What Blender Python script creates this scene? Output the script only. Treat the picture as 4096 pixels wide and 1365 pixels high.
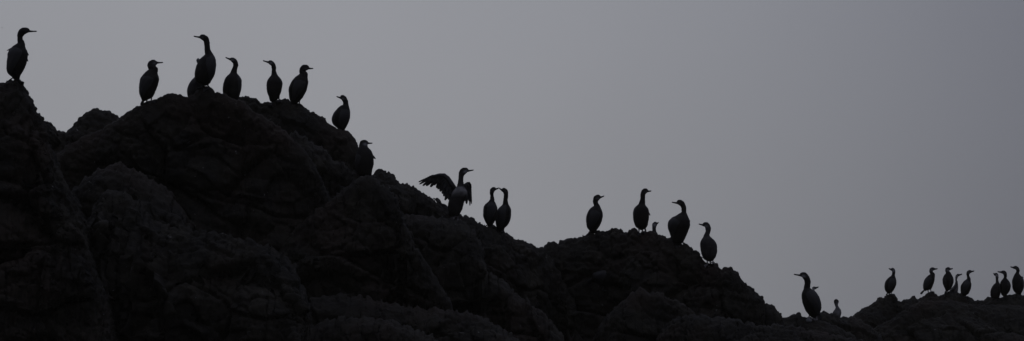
import bpy, math, random
import numpy as np
from mathutils import Vector
from mathutils.bvhtree import BVHTree

for o in list(bpy.data.objects):
    bpy.data.objects.remove(o)
S = bpy.context.scene
col = S.collection
random.seed(7)
rng = np.random.default_rng(7)

# ------------------------------------------------------------------ camera
CAM_Z, PITCH, LENS, SENSOR = 2.0, math.radians(6.0), 100.0, 36.0
cam = bpy.data.cameras.new("camera")
cam.lens, cam.sensor_width, cam.clip_start, cam.clip_end = LENS, SENSOR, 0.5, 9000
camo = bpy.data.objects.new("camera", cam)
camo.location = (0, 0, CAM_Z)
camo.rotation_euler = (math.radians(90) + PITCH, 0, 0)
col.objects.link(camo)
S.camera = camo

# ------------------------------------------------------------------ sky: thick dusk overcast, glow where the sun sits behind it
SUN_AZ, SUN_EL = math.radians(-7.5), math.radians(6.5)      # azimuth from +Y towards +X
sun_dir = Vector((math.sin(SUN_AZ) * math.cos(SUN_EL), math.cos(SUN_AZ) * math.cos(SUN_EL), math.sin(SUN_EL)))
W = bpy.data.worlds.new("World")
S.world = W
W.use_nodes = True
nt = W.node_tree
nt.nodes.clear()
N = nt.nodes.new
L = nt.links.new
out = N("ShaderNodeOutputWorld")
bg = N("ShaderNodeBackground")
L(bg.outputs[0], out.inputs[0])
sky = N("ShaderNodeTexSky")
sky.sky_type = 'NISHITA'
sky.sun_disc = False
sky.sun_elevation = SUN_EL
sky.sun_rotation = SUN_AZ
sky.air_density, sky.dust_density = 1.0, 3.0
hs = N("ShaderNodeHueSaturation")
hs.inputs['Saturation'].default_value = 0.25
hs.inputs['Value'].default_value = 0.0002
L(sky.outputs[0], hs.inputs['Color'])
tc = N("ShaderNodeTexCoord")
dot = N("ShaderNodeVectorMath"); dot.operation = 'DOT_PRODUCT'
dot.inputs[1].default_value = sun_dir
nrm = N("ShaderNodeVectorMath"); nrm.operation = 'NORMALIZE'
L(tc.outputs['Generated'], nrm.inputs[0])
L(nrm.outputs[0], dot.inputs[0])
# glow falls off round the hidden sun; the rest of the overcast brightens towards the zenith
m1 = N("ShaderNodeMath"); m1.operation = 'SUBTRACT'; m1.inputs[0].default_value = 1.00001
L(dot.outputs['Value'], m1.inputs[1])
m2 = N("ShaderNodeMath"); m2.operation = 'DIVIDE'; m2.inputs[1].default_value = 0.0531
L(m1.outputs[0], m2.inputs[0])
mp_ = N("ShaderNodeMath"); mp_.operation = 'POWER'; mp_.inputs[1].default_value = 1.3
L(m2.outputs[0], mp_.inputs[0])
mn = N("ShaderNodeMath"); mn.operation = 'MULTIPLY'; mn.inputs[1].default_value = -1.0
L(mp_.outputs[0], mn.inputs[0])
m3 = N("ShaderNodeMath"); m3.operation = 'EXPONENT'
L(mn.outputs[0], m3.inputs[0])
# soft uneven cloud
cn = N("ShaderNodeTexNoise")
cn.inputs['Scale'].default_value = 5.0
cn.inputs['Detail'].default_value = 3.0
L(nrm.outputs[0], cn.inputs['Vector'])
mr = N("ShaderNodeMapRange")
mr.inputs['To Min'].default_value = 0.92
mr.inputs['To Max'].default_value = 1.08
L(cn.outputs['Fac'], mr.inputs['Value'])
sep = N("ShaderNodeSeparateXYZ")
L(nrm.outputs[0], sep.inputs[0])
ze = N("ShaderNodeMath"); ze.operation = 'MULTIPLY_ADD'; ze.use_clamp = False
ze.inputs[1].default_value = 3.0; ze.inputs[2].default_value = 1.0
L(sep.outputs['Z'], ze.inputs[0])
zc = N("ShaderNodeMath"); zc.operation = 'MAXIMUM'; zc.inputs[1].default_value = 0.6
L(ze.outputs[0], zc.inputs[0])
flo = N("ShaderNodeVectorMath"); flo.operation = 'SCALE'
flo.inputs[0].default_value = (0.056, 0.0615, 0.087)
L(zc.outputs[0], flo.inputs['Scale'])
glo = N("ShaderNodeVectorMath"); glo.operation = 'SCALE'
glo.inputs[0].default_value = (0.224, 0.224, 0.218)
L(m3.outputs[0], glo.inputs['Scale'])
mixc = N("ShaderNodeVectorMath"); mixc.operation = 'ADD'
L(flo.outputs[0], mixc.inputs[0]); L(glo.outputs[0], mixc.inputs[1])
mul = N("ShaderNodeVectorMath"); mul.operation = 'SCALE'
L(mixc.outputs[0], mul.inputs[0])
L(mr.outputs[0], mul.inputs['Scale'])
add = N("ShaderNodeVectorMath"); add.operation = 'ADD'
L(mul.outputs[0], add.inputs[0])
L(hs.outputs[0], add.inputs[1])
L(add.outputs[0], bg.inputs[0])
bg.inputs[1].default_value = 1.0

sun = bpy.data.lights.new("sun", 'SUN')
sun.energy, sun.angle, sun.color = 0.12, math.radians(30), (1.0, 0.96, 0.92)
suno = bpy.data.objects.new("sun", sun)
suno.rotation_euler = (-sun_dir).to_track_quat('-Z', 'Y').to_euler()
suno.location = (0, 20, 30)
col.objects.link(suno)

S.view_settings.view_transform = 'Standard'
S.view_settings.look = 'None'
S.view_settings.exposure = 0.0
S.view_settings.gamma = 1.0
S.render.engine = 'CYCLES'

# ------------------------------------------------------------------ geometry helpers
K = SENSOR / LENS / 4096.0
cp, sp = math.cos(PITCH), math.sin(PITCH)

def ray(x, y):
    a, b = (x - 2048.0) * K, (682.5 - y) * K
    return np.array([a, cp - b * sp, sp + b * cp])

def at(x, y, Y):
    """world point seen at photo pixel x, y on the upright plane at distance Y"""
    d = ray(x, y)
    p = d * (Y / d[1])
    p[2] += CAM_Z
    return p

def at_many(xy, Y):
    a, b = (xy[:, 0] - 2048.0) * K, (682.5 - xy[:, 1]) * K
    d = np.stack([a, cp - b * sp, sp + b * cp], 1)
    p = d * (Y / d[:, 1])[:, None]
    p[:, 2] += CAM_Z
    return p

perm = rng.permutation(512).astype(np.int64)
perm = np.concatenate([perm, perm, perm])
grad = rng.normal(size=(512, 3)); grad /= np.linalg.norm(grad, axis=1)[:, None]

def perlin(p):
    i = np.floor(p).astype(np.int64)
    f = p - i
    i &= 511
    u = f * f * f * (f * (f * 6 - 15) + 10)
    r = np.zeros(len(p))
    for dx in (0, 1):
        for dy in (0, 1):
            for dz in (0, 1):
                h = perm[perm[perm[(i[:, 0] + dx) & 511] + ((i[:, 1] + dy) & 511)] % 512 + ((i[:, 2] + dz) & 511)]
                g = grad[h]
                d = (g * (f - np.array([dx, dy, dz]))).sum(1)
                w = (u[:, 0] if dx else 1 - u[:, 0]) * (u[:, 1] if dy else 1 - u[:, 1]) * (u[:, 2] if dz else 1 - u[:, 2])
                r += w * d
    return r * 1.5

def lumps(p):
    """rounded cells, 1 in a cell's middle and 0 at its rim"""
    i = np.floor(p).astype(np.int64)
    best = np.full(len(p), 9.0)
    for dx in (-1, 0, 1):
        for dy in (-1, 0, 1):
            for dz in (-1, 0, 1):
                c = i + np.array([dx, dy, dz])
                h = perm[perm[perm[c[:, 0] & 511] + (c[:, 1] & 511)] % 512 + (c[:, 2] & 511)]
                q = c + 0.5 + 0.42 * grad[h]
                best = np.minimum(best, ((p - q) ** 2).sum(1))
    return np.clip(1 - best / 0.55, 0, 1)

def blocks(p):
    """broken rock: flat tilted facets with steps and open joints between them"""
    i = np.floor(p).astype(np.int64)
    b1 = np.full(len(p), 9.0); b2 = np.full(len(p), 9.0); val = np.zeros(len(p))
    for dx in (-1, 0, 1):
        for dy in (-1, 0, 1):
            for dz in (-1, 0, 1):
                c = i + np.array([dx, dy, dz])
                h = perm[perm[perm[c[:, 0] & 511] + (c[:, 1] & 511)] % 512 + (c[:, 2] & 511)]
                r = p - (c + 0.5 + 0.45 * grad[h])
                d2 = (r ** 2).sum(1)
                f = (h % 97) / 48.5 - 1 + 1.1 * (grad[(h * 7 + 3) % 512] * r).sum(1)
                nearer = d2 < b1
                b2 = np.where(nearer, b1, np.minimum(b2, d2))
                val = np.where(nearer, f, val)
                b1 = np.where(nearer, d2, b1)
    edge = np.sqrt(b2) - np.sqrt(b1)
    return val, np.clip(1 - edge / 0.09, 0, 1)

def smooth(e0, e1, x):
    t = np.clip((x - e0) / (e1 - e0), 0, 1)
    return t * t * (3 - 2 * t)

def mesh_np(name, v, quads, mat, tris=None, shade=True):
    me = bpy.data.meshes.new(name)
    v = np.asarray(v, dtype=np.float32)
    quads = np.asarray(quads, dtype=np.int32).reshape(-1, 4)
    tris = np.zeros((0, 3), np.int32) if tris is None else np.asarray(tris, np.int32).reshape(-1, 3)
    nq, n3 = len(quads), len(tris)
    me.vertices.add(len(v)); me.vertices.foreach_set("co", v.ravel())
    me.loops.add(nq * 4 + n3 * 3)
    me.loops.foreach_set("vertex_index", np.concatenate([quads.ravel(), tris.ravel()]))
    me.polygons.add(nq + n3)
    me.polygons.foreach_set("loop_start", np.concatenate([np.arange(nq) * 4, nq * 4 + np.arange(n3) * 3]).astype(np.int32))
    me.update(calc_edges=True)
    me.validate()
    if shade:
        me.polygons.foreach_set("use_smooth", np.ones(len(me.polygons), dtype=bool))
    me.materials.append(mat)
    return me

def grid_quads(nu, nv, wrap=False):
    j = np.arange(nv - 1)
    i = np.arange(nu if wrap else nu - 1)
    I, J = np.meshgrid(i, j, indexing='ij')
    I2 = (I + 1) % nu
    return np.stack([I * nv + J, I2 * nv + J, I2 * nv + J + 1, I * nv + J + 1], -1).reshape(-1, 4)

def link(name, me, parent=None):
    o = bpy.data.objects.new(name, me)
    col.objects.link(o)
    if parent is not None:
        o.parent = parent
    return o

# ------------------------------------------------------------------ materials
def new_mat(name):
    m = bpy.data.materials.new(name)
    m.use_nodes = True
    t = m.node_tree
    b = t.nodes['Principled BSDF']
    return m, t, b

def rock_material():
    m, t, b = new_mat("wet_crusted_rock")
    n, l = t.nodes.new, t.links.new
    g = n("ShaderNodeNewGeometry")
    a = n("ShaderNodeTexNoise"); a.inputs['Scale'].default_value = 2.2; a.inputs['Detail'].default_value = 8; a.inputs['Roughness'].default_value = .65
    l(g.outputs['Position'], a.inputs['Vector'])
    r = n("ShaderNodeValToRGB")
    r.color_ramp.elements[0].position = .32; r.color_ramp.elements[0].color = (.0085, .0068, .0043, 1)
    r.color_ramp.elements[1].position = .72; r.color_ramp.elements[1].color = (.031, .0255, .0155, 1)
    e = r.color_ramp.elements.new(.5); e.color = (.0155, .0125, .0075, 1)
    l(a.outputs['Fac'], r.inputs[0])
    # brownish and olive growth
    c = n("ShaderNodeTexNoise"); c.inputs['Scale'].default_value = .9; c.inputs['Detail'].default_value = 5
    l(g.outputs['Position'], c.inputs['Vector'])
    mr1 = n("ShaderNodeMapRange"); mr1.inputs['From Min'].default_value = .5; mr1.inputs['From Max'].default_value = .68
    l(c.outputs['Fac'], mr1.inputs['Value'])
    mx = n("ShaderNodeMix"); mx.data_type = 'RGBA'
    l(mr1.outputs[0], mx.inputs[0]); l(r.outputs[0], mx.inputs[6])
    mx.inputs[7].default_value = (.028, .0185, .012, 1)
    # sparse droppings and barnacles
    d = n("ShaderNodeTexNoise"); d.inputs['Scale'].default_value = 11; d.inputs['Detail'].default_value = 6; d.inputs['Roughness'].default_value = .7
    l(g.outputs['Position'], d.inputs['Vector'])
    d2 = n("ShaderNodeMapRange"); d2.inputs['From Min'].default_value = .665; d2.inputs['From Max'].default_value = .75
    l(d.outputs['Fac'], d2.inputs['Value'])
    mx2 = n("ShaderNodeMix"); mx2.data_type = 'RGBA'
    l(d2.outputs[0], mx2.inputs[0]); l(mx.outputs[2], mx2.inputs[6])
    mx2.inputs[7].default_value = (.34, .33, .31, 1)
    l(mx2.outputs[2], b.inputs['Base Color'])
    b.inputs['Roughness'].default_value = .78
    b.inputs['Specular IOR Level'].default_value = .25
    bn = n("ShaderNodeTexNoise"); bn.inputs['Scale'].default_value = 38; bn.inputs['Detail'].default_value = 5
    l(g.outputs['Position'], bn.inputs['Vector'])
    bu = n("ShaderNodeBump"); bu.inputs['Strength'].default_value = .8; bu.inputs['Distance'].default_value = .02
    l(bn.outputs['Fac'], bu.inputs['Height']); l(bu.outputs[0], b.inputs['Normal'])
    return m

def plumage_material():
    m, t, b = new_mat("plumage")
    n, l = t.nodes.new, t.links.new
    a = n("ShaderNodeAttribute"); a.attribute_name = "plumage"
    tcn = n("ShaderNodeTexCoord")
    w = n("ShaderNodeTexNoise"); w.inputs['Scale'].default_value = 45; w.inputs['Detail'].default_value = 4
    l(tcn.outputs['Object'], w.inputs['Vector'])
    mr_ = n("ShaderNodeMapRange"); mr_.inputs['To Min'].default_value = .65; mr_.inputs['To Max'].default_value = 1.35
    l(w.outputs['Fac'], mr_.inputs['Value'])
    sc = n("ShaderNodeVectorMath"); sc.operation = 'SCALE'
    l(a.outputs['Color'], sc.inputs[0]); l(mr_.outputs[0], sc.inputs['Scale'])
    l(sc.outputs[0], b.inputs['Base Color'])
    b.inputs['Roughness'].default_value = .68
    b.inputs['Specular IOR Level'].default_value = .2
    v = n("ShaderNodeTexVoronoi"); v.inputs['Scale'].default_value = 42
    mp = n("ShaderNodeMapping"); mp.inputs['Scale'].default_value = (1, 1, .45)
    l(tcn.outputs['Object'], mp.inputs[0]); l(mp.outputs[0], v.inputs['Vector'])
    bu = n("ShaderNodeBump"); bu.inputs['Strength'].default_value = .5; bu.inputs['Distance'].default_value = .006
    l(v.outputs['Distance'], bu.inputs['Height']); l(bu.outputs[0], b.inputs['Normal'])
    return m

def plain(name, c, rough, noise=.25):
    m, t, b = new_mat(name)
    n, l = t.nodes.new, t.links.new
    tcn = n("ShaderNodeTexCoord")
    w = n("ShaderNodeTexNoise"); w.inputs['Scale'].default_value = 60; w.inputs['Detail'].default_value = 3
    l(tcn.outputs['Object'], w.inputs['Vector'])
    mr_ = n("ShaderNodeMapRange"); mr_.inputs['To Min'].default_value = 1 - noise; mr_.inputs['To Max'].default_value = 1 + noise
    l(w.outputs['Fac'], mr_.inputs['Value'])
    sc = n("ShaderNodeVectorMath"); sc.operation = 'SCALE'
    sc.inputs[0].default_value = c
    l(mr_.outputs[0], sc.inputs['Scale']); l(sc.outputs[0], b.inputs['Base Color'])
    b.inputs['Roughness'].default_value = rough
    return m

M_ROCK = rock_material()
M_PLUM = plumage_material()
M_WING = plain("wing_feathers", (.0138, .0116, .0098), .65)
M_BILL = plain("bill_horn", (.035, .032, .030), .45)
M_LEG = plain("leg_skin", (.030, .026, .026), .6)
M_PALELEG = plain("pale_leg_skin", (.20, .18, .17), .6)
M_EYE = plain("eye", (.01, .012, .01), .15, .05)
M_STAIN = plain("droppings_stained_stone", (.16, .155, .15), .85, .5)

def sea_material():
    m, t, b = new_mat("sea_water")
    n, l = t.nodes.new, t.links.new
    b.inputs['Base Color'].default_value = (.012, .018, .022, 1)
    b.inputs['Roughness'].default_value = .12
    g = n("ShaderNodeNewGeometry")
    w = n("ShaderNodeTexNoise"); w.inputs['Scale'].default_value = .9; w.inputs['Detail'].default_value = 6
    l(g.outputs['Position'], w.inputs['Vector'])
    bu = n("ShaderNodeBump"); bu.inputs['Distance'].default_value = .35; bu.inputs['Strength'].default_value = 1
    l(w.outputs['Fac'], bu.inputs['Height']); l(bu.outputs[0], b.inputs['Normal'])
    return m

sv = [(-500, -300, 0), (500, -300, 0), (500, 500, 0), (-500, 500, 0)]
so = link("sea", mesh_np("sea", sv, [[0, 1, 2, 3]], sea_material()))
so["kind"] = "structure"

# ------------------------------------------------------------------ rock masses
ROCKS = []

def densify(pts, ds):
    pts = np.array(pts, float)
    seg = np.linalg.norm(np.diff(pts[:, :2], axis=0), axis=1)
    s = np.concatenate([[0], np.cumsum(seg)])
    n = int(s[-1] / ds) + 2
    t = np.linspace(0, s[-1], n)
    return np.stack([np.interp(t, s, pts[:, k]) for k in range(pts.shape[1])], 1), t

STEEP = [(0, 0), (.08, .04), (.18, .16), (.32, .55), (.48, 1.6), (.62, 3.2), (1.0, 5.2), (1.5, 9.5)]
LEDGE = [(0, 0), (.12, .06), (.26, .18), (.36, .40), (.44, 1.2), (.55, 2.5), (.9, 5.2), (1.4, 9.5)]
SLAB = [(0, 0), (.2, .14), (.5, .42), (.75, .75), (.86, 1.15), (.95, 2.4), (1.3, 4.5), (1.8, 9.5)]
CLIFF = [(0, 0), (.05, .03), (.10, .12), (.16, .5), (.24, 1.5), (.34, 3.2), (.7, 5.2), (1.2, 9.5)]
BACK = [(0, 0), (.20, .03), (.45, .14), (.8, .45), (1.3, 1.2), (2.2, 3.2), (3.0, 6.0), (3.8, 9.5)]

def rock(name, pts, Y, front=STEEP, back=BACK, big=1.0, fine=1.0, ds=4.0, dv=.022, seed=0, jitter=3.0):
    """pts: crest line in photo pixels; Y: its distance (number, or list of (x, Y))"""
    c, s = densify(pts, ds)
    nu = len(c)
    if np.isscalar(Y):
        Yc = np.full(nu, float(Y))
    else:
        ya = np.array(Y, float)
        Yc = np.interp(c[:, 0], ya[:, 0], ya[:, 1])
    # crest crumbles a little
    wl = max(1.0, jitter / 6.0)
    px = np.stack([s / 26. / wl, np.full(nu, seed * 3.7), np.zeros(nu)], 1)
    px2 = np.stack([s / 9. / wl, np.full(nu, seed * 5.1 + 9), np.zeros(nu)], 1)
    c[:, 1] -= jitter * (perlin(px) * 1.6 + perlin(px2) * 1.6)
    c[:, 0] += jitter * (perlin(px + 40) * 1.2 + perlin(px2 + 31) * 1.2)
    P = at_many(c[:, :2], Yc)
    zmin = -1.5
    # profile parameter: arc length in metres, dense near the crest
    def prof(tab, n_dense):
        tab = np.array(tab)
        d = np.concatenate([[0], np.cumsum(np.linalg.norm(np.diff(tab, axis=0), axis=1))])
        dense_to = 4.2 if n_dense else .55
        a = np.arange(0, dense_to, dv)
        b = np.linspace(dense_to, d[-1], 16)
        t = np.concatenate([a, b])
        return t, np.interp(t, d, tab[:, 0]), np.interp(t, d, tab[:, 1])
    tf, ff, fd = prof(front, True)
    tb, bf, bd = prof(back, False)
    # smooth the profile corners
    def sm(a):
        k = np.ones(9) / 9
        e = np.concatenate([np.full(4, a[0]), a, np.full(4, a[-1])])
        r = np.convolve(e, k, 'valid'); r[0] = a[0]; r[-1] = a[-1]
        return r
    ff, fd = sm(ff), sm(fd)
    fwd = np.concatenate([bf[::-1], -ff[1:]])
    dwn = np.concatenate([bd[::-1], fd[1:]])
    tt = np.concatenate([-tb[::-1], tf[1:]])
    nv = len(tt)
    # widths wander along the crest
    su = s * 0.0031
    wv = 1 + .45 * perlin(np.stack([su * .9, np.full(nu, seed + .5), np.full(nu, .3)], 1)) \
           + .25 * perlin(np.stack([su * 2.7, np.full(nu, seed + 7.5), np.full(nu, .3)], 1))
    V = np.empty((nu, nv, 3))
    V[:, :, 0] = P[:, None, 0]
    V[:, :, 1] = P[:, None, 1] + fwd[None, :] * wv[:, None]
    V[:, :, 2] = P[:, None, 2] - dwn[None, :]
    # normals
    du = np.gradient(V, axis=0); dvv = np.gradient(V, axis=1)
    nn = np.cross(dvv, du)
    ln = np.linalg.norm(nn, axis=2, keepdims=True); nn = nn / np.maximum(ln, 1e-9)
    # blurred sideways so that steps in the crest do not run down the face as ribs
    k = 25
    pad = np.concatenate([np.repeat(V[:1, :, 2], k, 0), V[:, :, 2], np.repeat(V[-1:, :, 2], k, 0)])
    cs = np.cumsum(np.concatenate([np.zeros((1, nv)), pad]), 0)
    blur = (cs[2 * k + 1:] - cs[:-2 * k - 1]) / (2 * k + 1)
    wb = smooth(.05, .5, np.abs(tt))[None, :]
    V[:, :, 2] = V[:, :, 2] * (1 - wb) + np.minimum(blur, V[:, :, 2] + .012 + .28 * smooth(.5, 1.6, np.abs(tt))[None, :]) * wb
    q = V.reshape(-1, 3) + seed * 13.1
    n3 = nn.reshape(-1, 3)
    at_ = np.abs(np.tile(tt, nu))
    w_big, w_mid, w_sm = smooth(.10, .9, at_), smooth(.06, .5, at_), .40 + .60 * smooth(0, .2, at_)
    strat = np.array([.8, .8, 1.5])
    warp = .22 * np.stack([perlin(q * 1.7 + 31), perlin(q * 1.7 + 57), perlin(q * 1.7 + 91)], 1)
    d = big * w_big * (.18 * perlin(q * .8 * strat) + .04 * perlin(q * 1.9 + 5))
    for f_, a_, w_ in ((1.0, .11, w_big), (2.5, .040, w_mid)):
        qt = q + warp * .6
        qt = np.stack([qt[:, 0] * .85 - qt[:, 2] * .35, qt[:, 1], qt[:, 2] * 1.5 + qt[:, 0] * .45], 1)   # beds dip to one side
        bv, be = blocks(qt * f_ + 4)
        d += big * w_ * a_ * (bv - .8 * be)
    d += fine * w_mid * .035 * perlin(q * 4.1 + 3)
    d += fine * w_sm * (.026 * perlin(q * 9 + 1) + .016 * perlin(q * 21))
    near = (at_ < 4.5)
    cov = smooth(-.35, .15, perlin(q * 1.3 + 77))
    lp = np.zeros(len(q)); lp[near] = lumps(q[near] * 15.0)
    d += fine * (.4 + .6 * w_sm) * .036 * (lp - .3) * (.25 + .75 * cov) * (1 - .7 * smooth(.3, 1.2, at_))
    V = (V.reshape(-1, 3) + n3 * d[:, None])
    V[:, 2] = np.maximum(V[:, 2], zmin)
    quads = grid_quads(nu, nv)
    me = mesh_np(name, V, quads, M_ROCK)
    o = link(name, me)
    o["kind"] = "structure"
    ROCKS.append((o, BVHTree.FromPolygons(V.tolist(), quads.tolist())))
    return o

LOW = 1750
# far rocks beyond the gap
rock("far_rock_ridge", [(3250, LOW), (3330, 1500), (3412, 1272), (3420, 1256), (3440, 1242), (3450, 1232), (3480, 1226), (3490, 1212), (3508, 1199), (3514, 1191), (3525, 1191), (3530, 1196), (3540, 1190), (3552, 1180), (3562, 1177), (3576, 1179), (3584, 1188), (3585, 1198), (3597, 1207), (3605, 1207), (3618, 1199), (3643, 1196), (3648, 1186), (3655, 1184), (3663, 1187), (3666, 1194), (3675, 1195), (3690, 1186), (3700, 1182), (3712, 1172), (3725, 1169), (3738, 1172), (3748, 1182), (3757, 1186), (3765, 1184), (3780, 1173), (3800, 1168), (3840, 1170), (3868, 1185), (3880, 1189), (3890, 1196), (3893, 1202), (3904, 1204), (3920, 1201), (3935, 1198), (3948, 1191), (3960, 1189), (4000, 1191), (4018, 1186), (4030, 1181), (4055, 1178), (4075, 1179), (4090, 1184), (4140, 1192), (4220, 1180), (4320, 1205), (4450, 1260), (4600, 1330), (4700, LOW)],
     57, front=LEDGE, seed=1, ds=2.5, jitter=3.2)
rock("far_rock_slope", [(3300, LOW), (3400, 1368), (3440, 1345), (3480, 1325), (3529, 1299), (3586, 1264), (3639, 1226), (3692, 1203), (3740, 1206), (3800, 1200), (3870, 1218), (3930, 1222), (3990, 1222), (4060, 1224), (4200, 1240), (4500, 1330), (4700, LOW)],
     55.3, front=SLAB, seed=2, ds=3.5, jitter=2.5)
rock("gap_rock", [(3150, LOW), (3220, 1330), (3262, 1262), (3283, 1250), (3294, 1245), (3308, 1249), (3314, 1254), (3333, 1256), (3350, 1261), (3361, 1269), (3378, 1269), (3412, 1270), (3450, 1285), (3520, 1340), (3600, LOW)],
     48, front=LEDGE, seed=3, ds=3.0, jitter=2.2)
rock("gap_rock", [(2950, LOW), (3080, 1330), (3128, 1275), (3160, 1267), (3168, 1259), (3182, 1258), (3187, 1250), (3199, 1249), (3206, 1260), (3221, 1271), (3234, 1270), (3246, 1274), (3262, 1280), (3280, 1284), (3310, 1290), (3350, 1305), (3420, 1345), (3520, LOW)],
     40, front=LEDGE, seed=4, jitter=2.5)

# right-hand dome
rock("rock_dome", [(2050, LOW), (2150, 1150), (2182, 1012), (2180, 986), (2190, 971), (2205, 963), (2220, 970), (2235, 972), (2255, 960), (2270, 952), (2290, 958), (2315, 943), (2350, 938), (2362, 933), (2385, 934), (2398, 934), (2408, 928), (2438, 920), (2450, 923), (2465, 921), (2480, 921), (2498, 930), (2515, 930), (2522, 921), (2540, 916), (2555, 923), (2572, 927), (2600, 929), (2635, 936), (2660, 949), (2690, 954), (2705, 968), (2738, 978), (2748, 978), (2770, 998), (2788, 1008), (2800, 1030), (2822, 1050), (2855, 1055), (2870, 1060), (2878, 1072), (2895, 1075), (2920, 1071), (2945, 1085), (2965, 1110), (3000, 1150), (3035, 1175), (3052, 1188), (3058, 1210), (3085, 1220), (3105, 1232), (3120, 1255), (3128, 1275), (3136, 1320), (3160, 1450), (3200, LOW)],
     [(2100, 41.5), (2500, 41), (2800, 40), (3200, 39.5)], front=STEEP, seed=5, jitter=5.2)
rock("rock_shoulder", [(2330, LOW), (2400, 1300), (2458, 1230), (2524, 1177), (2570, 1157), (2636, 1173), (2709, 1208), (2775, 1253), (2824, 1300), (2870, 1345), (2980, LOW)],
     38.4, front=CLIFF, seed=6, jitter=8)
rock("rock_ledge", [(2560, LOW), (2640, 1330), (2700, 1270), (2778, 1258), (2880, 1270), (2958, 1278), (2988, 1293), (3060, 1305), (3130, 1300), (3200, 1310), (3300, 1335), (3450, 1360), (3600, LOW)],
     37.6, front=LEDGE, seed=7, jitter=7)

# long middle ridge running down from the summit
rock("rock_ridge", [(1280, LOW), (1380, 900), (1440, 705), (1470, 698), (1490, 698), (1500, 701), (1505, 686), (1520, 679), (1540, 685), (1546, 690), (1561, 690), (1574, 704), (1578, 716), (1600, 732), (1613, 737), (1622, 734), (1641, 741), (1646, 750), (1663, 750), (1690, 770), (1705, 780), (1718, 786), (1735, 800), (1742, 812), (1760, 824), (1790, 845), (1845, 860), (1855, 862), (1878, 871), (1902, 879), (1920, 894), (1935, 902), (1952, 901), (1976, 904), (1988, 920), (2012, 925), (2028, 933), (2045, 946), (2055, 960), (2063, 965), (2066, 959), (2090, 960), (2110, 966), (2125, 977), (2135, 980), (2144, 993), (2160, 989), (2172, 994), (2182, 1008), (2220, 1060), (2300, 1200), (2380, LOW)],
     [(1280, 39.0), (1500, 39.0), (1850, 39.2), (2200, 41)], front=LEDGE, seed=8, jitter=5.0)
rock("rock_shoulder", [(1500, LOW), (1520, 1000), (1560, 868), (1640, 862), (1700, 860), (1800, 874), (1860, 890), (1905, 930), (1926, 990), (1936, 1060), (1952, 1096), (2020, 1130), (2062, 1172), (2160, 1240), (2250, 1340), (2330, LOW)],
     37.8, front=LEDGE, seed=9, jitter=8, fine=.75)
rock("rock_slope", [(1080, LOW), (1120, 1000), (1182, 915), (1252, 855), (1333, 793), (1400, 735), (1440, 707), (1463, 699), (1483, 704), (1515, 727), (1550, 756), (1574, 778), (1584, 800), (1600, 850), (1640, 950), (1720, 1080), (1800, 1200), (1900, LOW)],
     36.0, front=CLIFF, seed=10, jitter=6)

# left summit
rock("rock_knoll", [(110, LOW), (160, 560), (190, 529), (215, 525), (232, 523), (250, 528), (264, 531), (280, 513), (305, 490), (313, 473), (340, 454), (362, 440), (380, 437), (395, 436), (410, 441), (430, 443), (449, 447), (462, 460), (478, 470), (520, 520), (600, 700), (700, LOW)],
     39.5, front=STEEP, seed=11)
rock("rock_dome", [(820, LOW), (880, 520), (930, 400), (960, 388), (992, 387), (1010, 392), (1030, 402), (1055, 412), (1066, 409), (1090, 405), (1110, 401), (1133, 396), (1150, 399), (1160, 407), (1175, 415), (1200, 416), (1212, 420), (1233, 440), (1258, 454), (1282, 464), (1300, 474), (1308, 486), (1318, 489), (1345, 512), (1370, 521), (1392, 524), (1408, 538), (1414, 552), (1430, 577), (1438, 600), (1444, 660), (1450, 760), (1470, 900), (1500, LOW)],
     38.6, front=STEEP, seed=12, jitter=3.5)
rock("rock_shoulder", [(1020, LOW), (1090, 640), (1140, 545), (1180, 528), (1200, 535), (1240, 562), (1290, 592), (1310, 612), (1332, 640), (1372, 655), (1402, 676), (1432, 700), (1460, 740), (1500, 900), (1530, LOW)],
     37.2, front=LEDGE, seed=13, jitter=7)
rock("rock_summit", [(100, LOW), (150, 760), (200, 640), (262, 590), (330, 548), (400, 521), (440, 496), (475, 471), (500, 455), (540, 431), (562, 418), (590, 406), (614, 405), (620, 402), (632, 388), (660, 379), (668, 374), (690, 372), (703, 376), (720, 380), (735, 386), (750, 392), (772, 376), (790, 362), (803, 350), (815, 344), (845, 354), (862, 370), (880, 374), (895, 376), (912, 388), (930, 396), (958, 398), (985, 420), (1005, 437), (1058, 474), (1111, 505), (1155, 540), (1195, 580), (1226, 612), (1252, 652), (1275, 700), (1310, 780), (1370, 870), (1450, 980), (1560, LOW)],
     36.2, front=CLIFF, seed=14, jitter=3.5)
rock("rock_slab", [(160, LOW), (230, 900), (290, 760), (345, 712), (400, 672), (460, 650), (500, 652), (545, 683), (610, 716), (680, 770), (740, 850), (790, 1000), (850, LOW)],
     34.9, front=LEDGE, seed=15, jitter=9, fine=.7)
rock("rock_slab", [(220, LOW), (290, 1050), (335, 905), (375, 830), (410, 775), (450, 765), (500, 768), (550, 800), (600, 868), (690, 905), (850, 932), (1000, 960), (1100, 1000), (1180, 1070), (1240, 1220), (1300, LOW)],
     34.4, front=SLAB, seed=16, jitter=9)
rock("rock_ledge", [(1060, LOW), (1120, 1300), (1200, 1208), (1240, 1192), (1353, 1180), (1464, 1190), (1595, 1220), (1756, 1240), (1866, 1248), (1932, 1274), (1998, 1307), (2060, 1345), (2200, 1450), (2300, LOW)],
     35.0, front=LEDGE, seed=17, jitter=8, fine=.7)
rock("rock_ledge", [(1120, LOW), (1200, 1340), (1283, 1287), (1353, 1262), (1504, 1277), (1625, 1297), (1726, 1346), (1850, 1450), (1950, LOW)],
     33.9, front=LEDGE, seed=18, jitter=8, fine=.7)
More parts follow.
